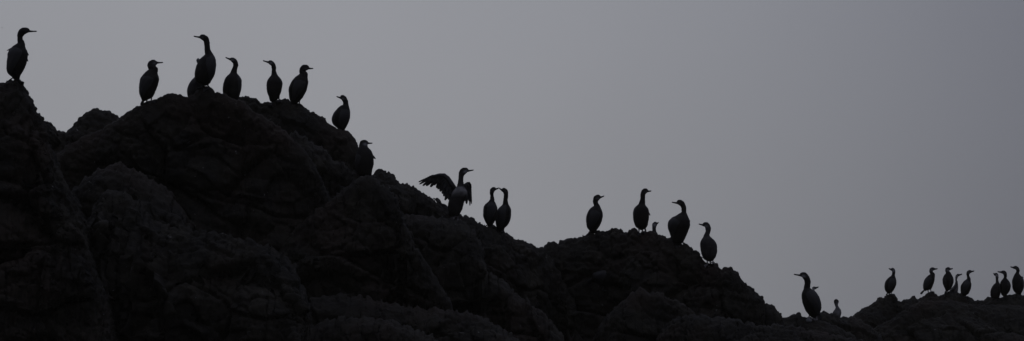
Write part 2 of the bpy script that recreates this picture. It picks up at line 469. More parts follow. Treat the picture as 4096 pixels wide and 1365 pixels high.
# near pillar
rock("rock_pillar", [(-800, LOW), (-700, 700), (-560, 520), (-400, 440), (-260, 390), (-120, 350), (-50, 338), (0, 333), (26, 336), (29, 323), (40, 319), (75, 320), (82, 334), (92, 347), (97, 363), (106, 380), (118, 388), (129, 409), (137, 431), (140, 450), (157, 456), (167, 473), (171, 494), (187, 498), (191, 516), (186, 560), (216, 640), (262, 740), (300, 800), (328, 860), (342, 950), (378, 1080), (430, 1200), (540, LOW)],
     33.4, front=STEEP, seed=19, jitter=4.5)

def ground(x, Y):
    """highest rock under the point x, Y"""
    best = None
    for o, b in ROCKS:
        h = b.ray_cast(Vector((x, Y, 30)), Vector((0, 0, -1)))
        if h[0] is not None and (best is None or h[0].z > best):
            best = h[0].z
    return best

def look(x, y):
    """first rock seen at a photo pixel"""
    d = Vector(ray(x, y)).normalized()
    best = None
    for o, b in ROCKS:
        h = b.ray_cast(Vector((0, 0, CAM_Z)), d)
        if h[0] is not None and (best is None or h[3] < best[1]):
            best = (h[0], h[3])
    return best[0] if best else None

# ------------------------------------------------------------------ cormorants
DARK = np.array([.0140, .0116, .0090])
GULAR = np.array([.50, .48, .46])
BROWN = np.array([.10, .09, .085])

def pchip(x, y, q):
    """monotone cubic interpolation"""
    x, y = np.asarray(x, float), np.asarray(y, float)
    h = np.diff(x); d = np.diff(y) / h
    m = np.zeros(len(x))
    m[0], m[-1] = d[0], d[-1]
    for i in range(1, len(x) - 1):
        if d[i - 1] * d[i] > 0:
            w1, w2 = 2 * h[i] + h[i - 1], h[i] + 2 * h[i - 1]
            m[i] = (w1 + w2) / (w1 / d[i - 1] + w2 / d[i])
    i = np.clip(np.searchsorted(x, q) - 1, 0, len(x) - 2)
    t = (q - x[i]) / h[i]
    return ((1 + 2 * t) * (1 - t) ** 2 * y[i] + t * (1 - t) ** 2 * h[i] * m[i]
            + t * t * (3 - 2 * t) * y[i + 1] + t * t * (t - 1) * h[i] * m[i + 1])

def tube(pts, radii, n=8, flat=None):
    """tapered tube round a list of points, closed ends; flat: (axis vector, factor)"""
    pts = np.array(pts, float); radii = np.array(radii, float)
    m = len(pts)
    tan = np.gradient(pts, axis=0); tan /= np.linalg.norm(tan, axis=1)[:, None]
    ref = np.array([0, 1, 0]) if abs(tan[0][1]) < .8 else np.array([1, 0, 0])
    V = np.empty((n, m, 3))
    for k in range(m):
        a = np.cross(tan[k], ref); a /= np.linalg.norm(a)
        b = np.cross(tan[k], a)
        for i in range(n):
            th = 2 * math.pi * i / n
            V[i, k] = pts[k] + radii[k] * (a * math.cos(th) + b * math.sin(th))
    v = V.reshape(-1, 3)
    q = grid_quads(n, m, True)
    i0 = len(v)
    v = np.concatenate([v, pts[:1], pts[-1:]])
    tr = [[((i + 1) % n) * m, i * m, i0] for i in range(n)] + [[i * m + m - 1, ((i + 1) % n) * m + m - 1, i0 + 1] for i in range(n)]
    return v, q, tr

def blade(root, tip, nrm_, w0, w1, thick, n=7, bend=0.0):
    """a feather: root to tip, rounded end, with some thickness and a raised shaft"""
    root, tip, nrm_ = np.array(root), np.array(tip), np.array(nrm_)
    ax = tip - root; Ln = np.linalg.norm(ax); ax = ax / Ln
    side = np.cross(ax, nrm_); side /= np.linalg.norm(side)
    up = np.cross(side, ax)
    t = np.array([0, .15, .35, .55, .72, .86, .95, 1.0])
    w = np.array([.55, .85, 1, 1, 1, .90, .66, .22]) * (w0 + (w1 - w0) * t)
    V = []
    for tk, wk in zip(t, w):
        c = root + ax * Ln * tk + up * bend * math.sin(math.pi * tk)
        th = thick * (1 - .6 * tk)
        for a, b in ((-1, 0), (-.5, .55), (0, 1), (.5, .55), (1, 0), (.5, -.5), (0, -.7), (-.5, -.5)):
            V.append(c + side * wk * a + up * th * b)
    m = len(t)
    V = np.array(V).reshape(m, 8, 3).transpose(1, 0, 2).reshape(-1, 3)
    q = grid_quads(8, m, True)
    i0 = len(V)
    V = np.concatenate([V, [root, tip]])
    tr = [[((i + 1) % 8) * m, i * m, i0] for i in range(8)] + [[i * m + m - 1, ((i + 1) % 8) * m + m - 1, i0 + 1] for i in range(8)]
    return V, q, tr

def rel(parts, o):
    v, q, tr = parts
    return np.asarray(v) - o, q, tr

def join(parts):
    vs, qs, ts, n = [], [], [], 0
    for v, q, t in parts:
        vs.append(v); qs.append(np.asarray(q).reshape(-1, 4) + n)
        ts.append(np.asarray(t).reshape(-1, 3) + n); n += len(v)
    return np.concatenate(vs), np.concatenate(qs), np.concatenate(ts)

def part(name, geo, mat, parent, origin):
    v, q, t = geo
    return link(name, mesh_np(name, np.asarray(v) - origin, q, mat, t), parent)

BIRDS = 0
HAZE = 0.00035
def cormorant(label, org, sc, crown, rows, bill, face=0, Y=None, foot=None, hidden=None, legs=(), tail=None,
              headbot=None, lat=.92, pale=None, throat=1.0, wing=True, nick=None, bill_depth=0.0, pale_legs=False,
              wings_open=None, name="cormorant", billr=1.2):
    """rows: (y, left, right) of the outline in the zoomed photo; org, sc map it to photo pixels.
    face: where the breast points, degrees in plan, 0 = +X, 90 = away from the camera."""
    global BIRDS
    BIRDS += 1
    px = lambda x, y: (org[0] + x / sc, org[1] + y / sc)
    rows = np.array(rows, float)
    # where it stands
    yb = rows[-1, 0]
    fx = foot[0] if foot else (rows[-1, 1] + rows[-1, 2]) / 2
    fy = foot[1] if foot else yb
    if hidden:                                     # stands behind a crest: find the spot where rock carries it
        best = None
        for Yt in np.arange(hidden[0], hidden[1], .05):
            p = at(*px(fx, fy), Yt)
            g = ground(p[0], Yt)
            if g is None: continue
            e = abs(g - p[2])
            if best is None or e < best[0]: best = (e, Yt)
        Y = best[1] if best else hidden[0]
    elif Y is None:
        for extra in (4, 7, 11, 16, 24, 34, 50):
            X_, Y_ = px(fx, fy)
            h = look(X_, Y_ + extra)
            if h: break
        Y = h.y if h else 40.0
    U = Y * K / cp / sc                            # metres per zoomed pixel, near enough
    base = at(*px(fx, fy), Y)
    g = ground(base[0], Y)
    if g is not None: base[2] = g
    root = bpy.data.objects.new(name, None)
    root.empty_display_size = .1
    col.objects.link(root)
    root.location = base
    root["label"] = label; root["category"] = "cormorant" if name == "cormorant" else "bird"
    root["group"] = "cormorants standing on the rocks"
    f = np.array([math.cos(math.radians(face)), math.sin(math.radians(face)), 0])
    sidev = np.array([-f[1], f[0], 0])
    # ---- body: one skin from crown to vent
    r0 = rows[0]
    cap = []
    for t in (.0, .25, .6):
        k = math.sqrt(max(0, 1 - (1 - t) ** 2))
        c0 = (r0[1] + r0[2]) / 2
        hw = (r0[2] - r0[1]) / 2
        cap.append((crown + (r0[0] - crown) * t, c0 - hw * max(k, .04), c0 + hw * max(k, .04)))
    rb = rows[-1]
    cb = (rb[1] + rb[2]) / 2; hb = (rb[2] - rb[1]) / 2
    dn = min(hb * .5, 14 * sc / 4)
    foota = [(rb[0] + dn * .6, cb - hb * .7, cb + hb * .7), (rb[0] + dn, cb - hb * .08, cb + hb * .08)]
    R = np.array(cap + rows.tolist() + foota)
    nq = 74
    yq = np.concatenate([np.linspace(R[0, 0], R[3, 0], 5)[:-1], np.linspace(R[3, 0], R[-3, 0], nq), np.linspace(R[-3, 0], R[-1, 0], 5)[1:]])
    xl, xr = pchip(R[:, 0], R[:, 1], yq), pchip(R[:, 0], R[:, 2], yq)
    cx, rx = (xl + xr) / 2, (xr - xl) / 2
    # head / neck / body split
    nb = headbot if headbot else crown + (rows[-1, 0] - crown) * .17
    hl = nb - crown
    is_head = 1 - smooth(nb - .45 * hl, nb + .25 * hl, yq)
    ry = rx * (lat * (1 - is_head) + .66 * is_head)
    NR = 22
    V = np.empty((NR, len(yq), 3))
    th = 2 * math.pi * np.arange(NR) / NR
    bd = np.array([0.0, bill_depth, 0.0])
    for k in range(len(yq)):
        c = at(*px(cx[k], yq[k]), Y)
        V[:, k, 0] = c[0] + rx[k] * U * np.cos(th)
        V[:, k, 1] = c[1] + ry[k] * U * np.sin(th)
        V[:, k, 2] = c[2]
    v = V.reshape(-1, 3)
    # slightly ruffled plumage
    q = v * 38
    isb = np.tile(1 - is_head, NR)
    ctr = np.tile(np.stack([at(*px(cx[k], yq[k]), Y) for k in range(len(yq))]), (NR, 1, 1)).reshape(-1, 3)
    rad = v - ctr
    rl = np.linalg.norm(rad, axis=1)[:, None]
    v = v + rad / np.maximum(rl, 1e-6) * ((perlin(q) * .0042 + perlin(q * 2.3) * .0022) * (.35 + .65 * isb))[:, None] * np.minimum(1, rl / .02)
    nv = len(yq)
    quads = grid_quads(NR, nv, True)[:, ::-1]
    i0 = len(v)
    vv = np.concatenate([v, V[:, 0].mean(0)[None], V[:, -1].mean(0)[None]])
    tr = [[i * nv, ((i + 1) % NR) * nv, i0] for i in range(NR)] + [[((i + 1) % NR) * nv + nv - 1, i * nv + nv - 1, i0 + 1] for i in range(NR)]
    me = mesh_np("body", vv - base, quads, M_PLUM, tr)
    # plumage colours
    C = np.tile(DARK, (len(vv), 1))
    bx, by = bill[0]
    tx, ty = bill[1]
    sgn = 1 if tx > bx else -1
    bb = at(*px(bx, by), Y)
    tt_ = at(*px(tx, ty), Y) + bd
    if pale is not None:                           # paler breast / neck of young birds: (y0, y1, strength, colour)
        yv = np.concatenate([np.tile(yq, NR), [yq[0], yq[-1]]])
        xv = np.concatenate([np.repeat(np.cos(th), nv), [0, 0]])
        for (y0, y1, s_, c_) in pale:
            w = smooth(y0 - 12, y0 + 30, yv) * (1 - smooth(y1 - 80, y1 + 60, yv)) * s_
            w *= np.clip(.75 + .7 * perlin(vv * 16 + 2), 0, 1)
            C = C * (1 - w[:, None]) + np.array(c_) * w[:, None]
    gp = bb + np.array([-sgn * 7 * U * sc, 0, -5 * U * sc])
    dd = vv - gp
    w = np.exp(-((dd[:, 0] / (9 * U * sc)) ** 2 + (dd[:, 2] / (5.5 * U * sc)) ** 2)) * min(throat, 1.1) * .85
    C = C * (1 - w[:, None]) + GULAR * w[:, None]
    ca = me.color_attributes.new("plumage", 'FLOAT_COLOR', 'POINT')
    ca.data.foreach_set("color", np.concatenate([C, np.ones((len(C), 1))], 1).astype(np.float32).ravel())
    body = link("body", me, root)
    # ---- bill, slightly hooked
    P4 = U * sc / 1.0                              # one photo pixel in metres
    ax = tt_ - bb
    bl = []
    for t in (-.35, 0, .3, .6, .82, .94, 1.0):
        p = bb + ax * t
        p[2] += -.6 * P4 * math.sin(math.pi * max(t, 0)) * .8 - (1.6 * P4 if t > .97 else 0)
        bl.append(p)
    part("bill", tube(bl, np.array([5.2, 4.0, 2.9, 2.3, 2.2, 2.3, 1.1]) * P4 * billr, 8), M_BILL, root, base)
    # ---- eyes
    kx = int(np.argmin(np.abs(yq - (by - 3 * sc / 4))))
    hx = bx - sgn * min(rx[kx] * .55, 12 * sc / 4)
    for s_ in (-1, 1):
        e = at(*px(hx, by - 4 * sc / 4), Y)
        e = e + np.array([0, s_ * ry[kx] * U * .86, 0])
        part("eye", tube([e - np.array([0, .004, 0]), e - np.array([0, .002, 0]), e + np.array([0, .002, 0]), e + np.array([0, .004, 0])], [.003, .005, .005, .003], 8), M_EYE, root, base)
    # ---- folded wings: feathered shells lying on the back and flanks
    if wing:
        ys0 = nb + (yb - nb) * .30
        ys1 = yb - (yb - nb) * .06
        fa = math.radians(face)
        for s_ in (-1, 1):
            nu_, nw = 15, 26
            W_ = np.empty((2, nu_, nw, 3))
            for b_ in range(nw):
                tb_ = b_ / (nw - 1)
                yy = ys0 + (ys1 - ys0) * tb_
                c_x, r_x = np.interp(yy, yq, cx), np.interp(yy, yq, rx)
                r_y = np.interp(yy, yq, ry)
                c_ = at(*px(c_x, yy), Y)
                a0, a1 = 14 + 30 * (1 - tb_) * 0, 118 - 62 * tb_ ** 1.6
                if tb_ < .18: a1 = a1 * (.55 + .45 * math.sin(tb_ / .18 * math.pi / 2))
                for a_ in range(nu_):
                    ta = a_ / (nu_ - 1)
                    ang = fa + math.pi + s_ * math.radians(a0 + (a1 - a0) * ta)
                    edge = math.sin(math.pi * ta) ** .5 * math.sin(math.pi * min(1, tb_ * .92 + .06)) ** .5
                    off = (.0085 * edge + .0022 * (math.sin(ta * 19 + tb_ * 9) * edge)) - .004 * (1 - edge)
                    ca_, sa_ = math.cos(ang), math.sin(ang)
                    nl = 1.0
                    for lay, o_ in ((0, off), (1, -.012)):
                        W_[lay, a_, b_] = (c_[0] + (r_x * U + o_) * ca_, c_[1] + (r_y * U + o_) * sa_, c_[2])
            v0 = W_.reshape(-1, 3)
            qa = grid_quads(nu_, nw)
            qb = qa[:, ::-1] + nu_ * nw
            rim = [(i, 0) for i in range(nu_)] + [(nu_ - 1, j) for j in range(1, nw)] + [(i, nw - 1) for i in range(nu_ - 2, -1, -1)] + [(0, j) for j in range(nw - 2, 0, -1)]
            ri = [i * nw + j for i, j in rim]
            qs_ = [[ri[i], ri[(i + 1) % len(ri)], ri[(i + 1) % len(ri)] + nu_ * nw, ri[i] + nu_ * nw] for i in range(len(ri))]
            part("wing", (v0, np.concatenate([qa, qb, qs_]), np.zeros((0, 3), int)), M_WING, root, base)
    if nick:                                       # a flight feather sticking out
        for (x0, y0, x1, y1, w_) in nick:
            geo = blade(at(*px(x0, y0), Y), at(*px(x1, y1), Y), (0, 1, 0), w_ * P4, w_ * .6 * P4, .004)
            part("feather", geo, M_WING, root, base)
    # ---- tail: stiff overlapping feathers
    if tail:
        (x0, y0, x1, y1, wd) = tail
        p0, p1 = at(*px(x0, y0), Y), at(*px(x1, y1), Y) - f * 0
    else:
        kb = -8
        p0 = at(*px(cx[kb], yq[kb] - 6 * sc / 4), Y) - f * .02
        p1 = p0 - f * .07 + np.array([0, 0, -.075])
        wd = 30 * sc / 4
        if p1[2] < base[2] - .01: p1[2] = base[2] - .01
    tn = join([blade(p0 + sidev * k * .004, p1 + (np.cross(p1 - p0, [0, 1, 0]) / max(np.linalg.norm(np.cross(p1 - p0, [0, 1, 0])), 1e-6)) * k * wd / sc * P4 * .14 * (1 - .0 * abs(k)) * .9 - (p1 - p0) * .035 * abs(k) + np.array([0, .003 * k, 0]),
                      (0, 1, 0), wd / sc * P4 * .20, wd / sc * P4 * .16, .004) for k in (-2, -1, 0, 1, 2)])
    part("tail", tn, M_WING, root, base)
    # ---- legs and webbed feet
    lg = legs if legs else ((cb - hb * .45, yb - 6, cb - hb * .45, fy), (cb + hb * .45, yb - 6, cb + hb * .45, fy))
    ml = M_PALELEG if pale_legs else M_LEG
    for (x0, y0, x1, y1) in lg:
        a = at(*px(x0, y0), Y)
        b = at(*px(x1, y1), Y)
        gz = ground(b[0], Y)
        if gz is not None and abs(gz - b[2]) < .25: b[2] = gz + .004
        a = a + np.array([0, 0, .03])
        mid = a * .45 + b * .55 + f * .004
        leg = part("leg", tube([a, a * .75 + b * .25, mid, b * .9 + a * .1, b + np.array([0, 0, .006])], [.020, .014, .0085, .0085, .010], 8), ml, root, base)
        toes = []
        for an, ln in ((-38, .058), (-12, .072), (14, .066), (52, .045)):
            ca_, sa_ = math.cos(math.radians(an)), math.sin(math.radians(an))
            dr = f * ca_ + sidev * sa_
            e = b + dr * ln + np.array([0, 0, -.002])
            gz2 = ground(e[0], e[1])
            if gz2 is not None and abs(gz2 - e[2]) < .05: e[2] = gz2 + .004
            toes.append(tube([b + np.array([0, 0, .007]), b * .5 + e * .5 + np.array([0, 0, .010]), e], [.008, .006, .003], 6))
            toes.append(None)
        tips = [t_[0][-1] for t_ in toes if t_ is not None]
        web_v = np.array([b + [0, 0, .006]] + tips + [b + [0, 0, .001]] + [p_ - [0, 0, .004] for p_ in tips])
        n_ = len(tips)
        wt = [[0, i, i + 1] for i in range(1, n_)] + [[n_ + 1, n_ + 2 + i, n_ + 1 + i] for i in range(1, n_)]
        geo = join([t_ for t_ in toes if t_ is not None] + [(web_v, np.zeros((0, 4), int), wt)])
        v_, q_, t_ = geo
        link("foot", mesh_np("foot", v_ - base, q_, ml, t_), leg)
    # ---- wings held open to dry
    if wings_open:
        for (arm, arm_r, feathers, tilt) in wings_open:
            ap = [at(*px(x, y), Y + dy) for x, y, dy in arm]
            wg = part("wing", tube(ap, np.array(arm_r) * P4, 10), M_WING, root, base)
            for i, (x0, y0, d0, x1, y1, d1, w_) in enumerate(feathers):
                geo = blade(at(*px(x0, y0), Y + d0), at(*px(x1, y1), Y + d1), (tilt, 1, .2), w_ * P4, w_ * .85 * P4, .005, bend=.006)
                part("feather", geo, M_WING, wg, base)
    return root

A1 = dict(org=(0, 100), sc=3.575)
cormorant("lone large cormorant on the isolated rock pillar, neck stretched and bill held level", **A1, crown=38, rows=[
    (45, 310, 400), (60, 285, 420), (90, 262, 430), (110, 254, 400), (130, 248, 362), (150, 247, 340), (180, 246, 325), (200, 248, 325), (230, 250, 345), (262, 245, 355),
    (280, 222, 358), (310, 180, 362), (340, 150, 372), (370, 128, 388), (420, 108, 400), (460, 104, 397), (500, 100, 392), (560, 93, 375), (620, 92, 352), (660, 97, 330), (700, 115, 308), (730, 150, 292), (755, 180, 285), (775, 190, 280)],
    bill=((420, 91), (525, 91)), face=15, throat=.15, legs=((215, 760, 212, 792), (258, 760, 260, 792)), foot=(232, 785), headbot=125,
    nick=[(170, 330, 98, 370, 3), (390, 400, 410, 438, 3), (385, 480, 400, 526, 3.2)])
cormorant("hunched cormorant with tucked neck on the summit's slope beside the rounded knoll", (520, 220), 4.29, 82, [
    (90, 365, 430), (105, 335, 455), (130, 312, 475), (160, 300, 465), (185, 297, 442), (200, 300, 452), (230, 308, 478), (250, 322, 483), (270, 295, 480), (300, 262, 475), (340, 225, 483), (380, 195, 495), (420, 172, 500),
    (460, 165, 495), (500, 160, 485), (560, 155, 465), (620, 155, 440), (670, 160, 420), (710, 175, 398), (740, 190, 365), (760, 195, 320), (780, 205, 280)],
    bill=((465, 133), (565, 130)), face=15, throat=.45, legs=((362, 735, 362, 795), (290, 765, 282, 810)), tail=(235, 755, 195, 872, 80), foot=(330, 800), headbot=190)
cormorant("cormorant almost hidden behind the tallest bird on the summit, pale face showing", (730, 120), 3.064, 347, [
    (352, 180, 206), (365, 170, 214), (380, 170, 216), (400, 176, 216), (420, 185, 225), (460, 190, 255), (520, 182, 285), (560, 162, 292), (580, 150, 292), (620, 115, 285), (665, 85, 265), (710, 68, 245), (760, 60, 225), (800, 60, 205), (840, 70, 190), (880, 90, 170)],
    bill=((190, 376), (184, 384)), face=-70, hidden=(36.5, 38.2), throat=1.2, bill_depth=-.08, headbot=405, foot=(130, 890), pale=[(340, 405, .8, (.30, .30, .29)), (560, 800, .35, BROWN)])
cormorant("tallest cormorant standing on the summit with neck stretched straight up", (730, 120), 3.064, 55, [
    (62, 222, 275), (75, 208, 300), (90, 205, 315), (105, 213, 322), (120, 232, 328), (140, 258, 332), (160, 264, 335), (200, 268, 337), (230, 269, 340), (260, 272, 352), (300, 274, 378), (320, 255, 390), (340, 232, 400), (370, 205, 410),
    (400, 190, 413), (440, 170, 413), (480, 157, 408), (520, 150, 402), (560, 148, 390), (600, 150, 368), (630, 160, 350), (650, 180, 340), (665, 220, 322), (676, 245, 300)],
    bill=((214, 90), (138, 77)), face=195, throat=.25, legs=((312, 655, 317, 715), (245, 665, 238, 710)), foot=(280, 712), headbot=140)
cormorant("stocky cormorant behind the summit's edge, bill tilted up, next to the tallest bird", (870, 210), 3.9, 80, [
    (88, 200, 262), (100, 188, 285), (120, 197, 302), (145, 215, 315), (170, 238, 320), (200, 244, 325), (230, 238, 318), (260, 225, 308), (290, 210, 302), (320, 198, 304), (340, 180, 318), (370, 148, 340), (400, 122, 357), (440, 105, 371), (480, 92, 370),
    (520, 84, 366), (560, 80, 362), (600, 80, 355), (640, 84, 347), (680, 95, 338), (720, 120, 322), (760, 160, 290)],
    bill=((197, 106), (125, 78)), face=235, hidden=(36.5, 38.0), throat=.5, headbot=165, foot=(225, 775))
cormorant("slim cormorant with bill tilted up, standing in the saddle left of a hunched one", (870, 210), 3.9, 123, [
    (130, 800, 850), (145, 785, 875), (165, 790, 890), (185, 808, 903), (205, 830, 910), (240, 844, 914), (280, 846, 912), (320, 842, 922), (350, 838, 938), (370, 828, 952), (400, 802, 975), (440, 778, 996), (480, 768, 1006), (520, 765, 1002),
    (560, 765, 997), (600, 770, 990), (640, 780, 978), (680, 793, 966), (715, 808, 950), (745, 815, 925), (760, 822, 890)],
    bill=((795, 153), (710, 128)), face=255, throat=.5, legs=((855, 740, 850, 778), (948, 712, 972, 752)), foot=(890, 772), headbot=205, nick=[(995, 450, 1013, 490, 3)])
cormorant("hunched cormorant with pulled-in neck and upright egg-shaped body by the saddle", (1130, 240), 4.518, 86, [
    (92, 365, 450), (105, 345, 468), (130, 325, 482), (155, 310, 480), (180, 304, 455), (200, 303, 422), (215, 304, 434), (240, 306, 455), (262, 300, 460), (280, 270, 458), (320, 222, 456), (360, 185, 462), (400, 160, 467), (440, 142, 463), (480, 128, 455),
    (520, 120, 445), (560, 118, 432), (600, 120, 415), (640, 124, 392), (680, 128, 368), (710, 132, 345), (740, 140, 318), (765, 152, 290), (785, 175, 262)],
    bill=((474, 153), (553, 155)), face=35, throat=.2, legs=((300, 740, 303, 795), (255, 765, 258, 800)), foot=(280, 800), headbot=190)
cormorant("cormorant alone halfway down the summit's slope, looking back uphill", (1300, 360), 4.767, 97, [
    (105, 305, 365), (120, 290, 390), (145, 295, 412), (175, 305, 425), (195, 318, 435), (215, 335, 442), (240, 342, 444), (265, 343, 446), (288, 335, 452), (300, 300, 455), (330, 262, 463), (370, 225, 472), (410, 195, 480), (450, 170, 483), (490, 152, 482),
    (540, 142, 475), (580, 140, 465), (620, 145, 450), (660, 165, 432), (700, 200, 412), (740, 245, 390), (775, 290, 370)],
    bill=((300, 151), (220, 125)), face=60, hidden=(38.7, 39.5), throat=.3, headbot=205, foot=(320, 790))
cormorant("squat neckless cormorant tucked below the overhanging rock edge, back wingtip loose", (1390, 540), 4.767, 95, [
    (100, 285, 355), (115, 250, 380), (140, 235, 395), (165, 228, 392), (185, 225, 380), (200, 222, 378), (220, 218, 385), (240, 210, 395), (260, 200, 420), (300, 185, 452), (350, 172, 478), (400, 162, 493), (450, 158, 500), (500, 155, 502), (550, 155, 500),
    (600, 160, 492), (650, 170, 478), (700, 185, 468), (740, 205, 462), (780, 235, 440)],
    bill=((388, 158), (473, 157)), face=-40, hidden=(36.3, 37.9), throat=.8, headbot=185, nick=[(488, 395, 537, 465, 3.2), (480, 400, 515, 455, 3.2)], foot=(330, 800))
# the bird drying its wings
lw = [(330, 178, .06, 93, 268, .10, 4), (335, 186, .06, 105, 302, .10, 4.5), (350, 192, .06, 158, 326, .09, 6), (375, 196, .05, 212, 328, .09, 6.5), (400, 198, .05, 278, 347, .08, 7), (425, 200, .05, 330, 318, .08, 7),
      (450, 200, .04, 374, 362, .07, 7), (472, 205, .04, 396, 382, .07, 7.5), (498, 218, .04, 430, 418, .06, 7.5), (520, 240, .03, 445, 400, .05, 8), (545, 268, .03, 464, 452, .04, 8), (570, 300, .03, 486, 492, .04, 8),
      (595, 328, .02, 510, 502, .03, 8), (615, 352, .02, 504, 553, .03, 7), (635, 378, .01, 560, 545, .02, 8), (655, 400, .01, 592, 540, .02, 8)]
lw = [(a, b - 14, c, d, e, f_, w_) for a, b, c, d, e, f_, w_ in lw]
lw += [(a, b - 4, c - .012, a + (d - a) * .55, b + (e - b) * .55, f_ - .02, w_ * (1.1 if a < 380 else 2.0)) for a, b, c, d, e, f_, w_ in lw]
rw = [(908, 300, .15, 922, 613, .17, 3.6), (902, 310, .14, 896, 638, .17, 4.2), (888, 300, .13, 880, 565, .16, 5.5), (872, 295, .11, 846, 610, .14, 5.5), (855, 305, .09, 838, 606, .12, 5.5), (838, 318, .07, 824, 565, .10, 7),
      (824, 335, .05, 815, 525, .07, 7), (882, 285, .13, 888, 470, .14, 9), (904, 320, .14, 907, 490, .15, 5), (860, 300, .08, 858, 470, .11, 9)]
cormorant("cormorant holding both wings half open to dry, pale grey breast", (1650, 660), 3.9, 42, [
    (50, 775, 855), (65, 752, 870), (90, 735, 878), (110, 725, 860), (135, 720, 835), (160, 718, 810), (190, 717, 797), (220, 715, 793), (250, 711, 793), (280, 706, 797), (310, 697, 803), (340, 688, 812), (360, 664, 820), (390, 642, 840), (420, 625, 855), (460, 605, 858),
    (500, 590, 850), (540, 572, 830), (580, 560, 808), (620, 553, 797), (660, 550, 787), (700, 553, 772), (740, 560, 752), (770, 580, 735), (800, 620, 715), (820, 650, 700)],
    bill=((866, 92), (952, 80)), face=-50, throat=1.1, legs=((705, 775, 702, 838), (648, 800, 640, 832)), foot=(690, 832), headbot=140, wing=False, pale_legs=True,
    pale=[(120, 330, .45, BROWN), (335, 470, .95, (.27, .255, .235)), (520, 800, .2, BROWN)],
    wings_open=[([(668, 388, 0), (605, 300, .02), (545, 208, .03), (492, 166, .04), (420, 162, .05), (340, 176, .06), (285, 200, .07)], [10, 11, 10, 9.5, 8, 6, 3], lw, .15),
                ([(795, 352, .02), (825, 308, .05), (858, 284, .09), (884, 280, .12), (904, 308, .14), (914, 365, .15)], [7, 6, 5, 4.5, 4, 2.5], rw, -.4)])
cormorant("cormorant resting behind the ridge with only its head and back showing, near the wing-drying bird", (1650, 660), 3.9, 512, [
    (517, 366, 396), (525, 360, 412), (540, 362, 428), (560, 366, 440), (580, 372, 449), (598, 378, 458), (610, 378, 500), (625, 376, 528), (650, 372, 548), (690, 370, 560), (740, 380, 550), (780, 400, 520)],
    bill=((368, 541), (327, 521)), face=200, hidden=(39.3, 40.2), throat=.3, headbot=590, lat=.6, foot=(460, 790))
cormorant("cormorant touching bill tips with its partner, farther up the slope of the pair", (1910, 730), 4.086, 75, [
    (82, 240, 290), (95, 220, 302), (115, 205, 302), (140, 200, 285), (165, 200, 268), (190, 203, 262), (220, 207, 265), (250, 207, 273), (280, 200, 278), (310, 182, 280), (330, 160, 292), (360, 128, 308), (400, 108, 322), (440, 104, 328), (480, 100, 328),
    (530, 100, 322), (570, 106, 316), (610, 118, 300), (650, 132, 275), (680, 148, 255), (698, 160, 235)],
    bill=((292, 110), (350, 92)), face=40, throat=.1, legs=((172, 685, 168, 712), (240, 675, 240, 712)), foot=(205, 708), headbot=165)
cormorant("cormorant touching bill tips with its partner, farther down the slope of the pair", (1910, 730), 4.086, 88, [
    (96, 408, 455), (110, 392, 478), (130, 398, 492), (155, 412, 500), (180, 425, 503), (210, 430, 503), (240, 428, 500), (270, 424, 495), (300, 420, 495), (330, 413, 500), (360, 408, 508), (380, 390, 517), (410, 355, 530), (450, 325, 542), (480, 310, 543),
    (530, 298, 540), (580, 292, 532), (630, 293, 522), (670, 298, 505), (710, 306, 480), (740, 315, 450), (770, 325, 425), (790, 340, 405)],
    bill=((402, 126), (353, 92)), face=130, throat=.15, legs=((427, 750, 432, 810), (375, 780, 368, 806)), foot=(400, 806), headbot=180)
cormorant("cormorant standing apart on the dome's low end, bill tilted up", (2320, 760), 4.518, 85, [
    (92, 295, 350), (105, 265, 368), (125, 248, 373), (150, 240, 362), (175, 235, 352), (195, 233, 332), (215, 234, 325), (235, 238, 325), (260, 244, 345), (290, 250, 362), (300, 230, 365), (330, 190, 378), (370, 158, 395), (410, 138, 408), (450, 124, 411), (490, 118, 408),
    (540, 116, 400), (580, 118, 388), (620, 122, 370), (660, 128, 350), (700, 145, 325), (730, 172, 300), (755, 200, 295), (775, 210, 292)],
    bill=((366, 134), (436, 110)), face=25, throat=.3, legs=((228, 755, 226, 790), (278, 755, 278, 790)), foot=(250, 784), headbot=190, nick=[(165, 700, 190, 768, 3)])
cormorant("upright long-necked cormorant on the dome's crown, bill level, one wingtip sticking out", (2510, 740), 4.086, 57, [
    (64, 260, 320), (80, 238, 335), (105, 225, 337), (125, 218, 322), (145, 213, 300), (170, 210, 290), (200, 210, 287), (240, 206, 288), (280, 192, 290), (310, 180, 291), (330, 160, 294), (350, 140, 310), (380, 118, 333), (420, 105, 347), (470, 98, 352), (520, 98, 352),
    (570, 102, 347), (610, 108, 340), (650, 118, 332), (690, 140, 315), (710, 168, 296), (728, 200, 262)],
    bill=((330, 103), (384, 102)), face=-75, throat=.15, bill_depth=-.03, legs=((188, 700, 186, 772), (240, 715, 246, 772)), tail=(280, 690, 300, 772, 34), foot=(230, 768), headbot=150, nick=[(338, 440, 372, 503, 3.2)])
cormorant("small pale-faced cormorant behind the dome's crown with only head and neck showing", (2510, 740), 4.086, 602, [
    (610, 430, 475), (625, 412, 487), (645, 403, 485), (665, 402, 480), (690, 403, 470), (720, 405, 465), (750, 405, 470), (780, 408, 482), (810, 408, 498), (860, 395, 515), (920, 385, 525), (980, 385, 522), (1040, 405, 505)],
    bill=((478, 630), (503, 619)), face=20, hidden=(41.6, 43.2), throat=.5, bill_depth=-.03, headbot=670, pale=[(640, 690, .9, (.22, .21, .20)), (690, 900, .3, BROWN)], foot=(450, 1060))
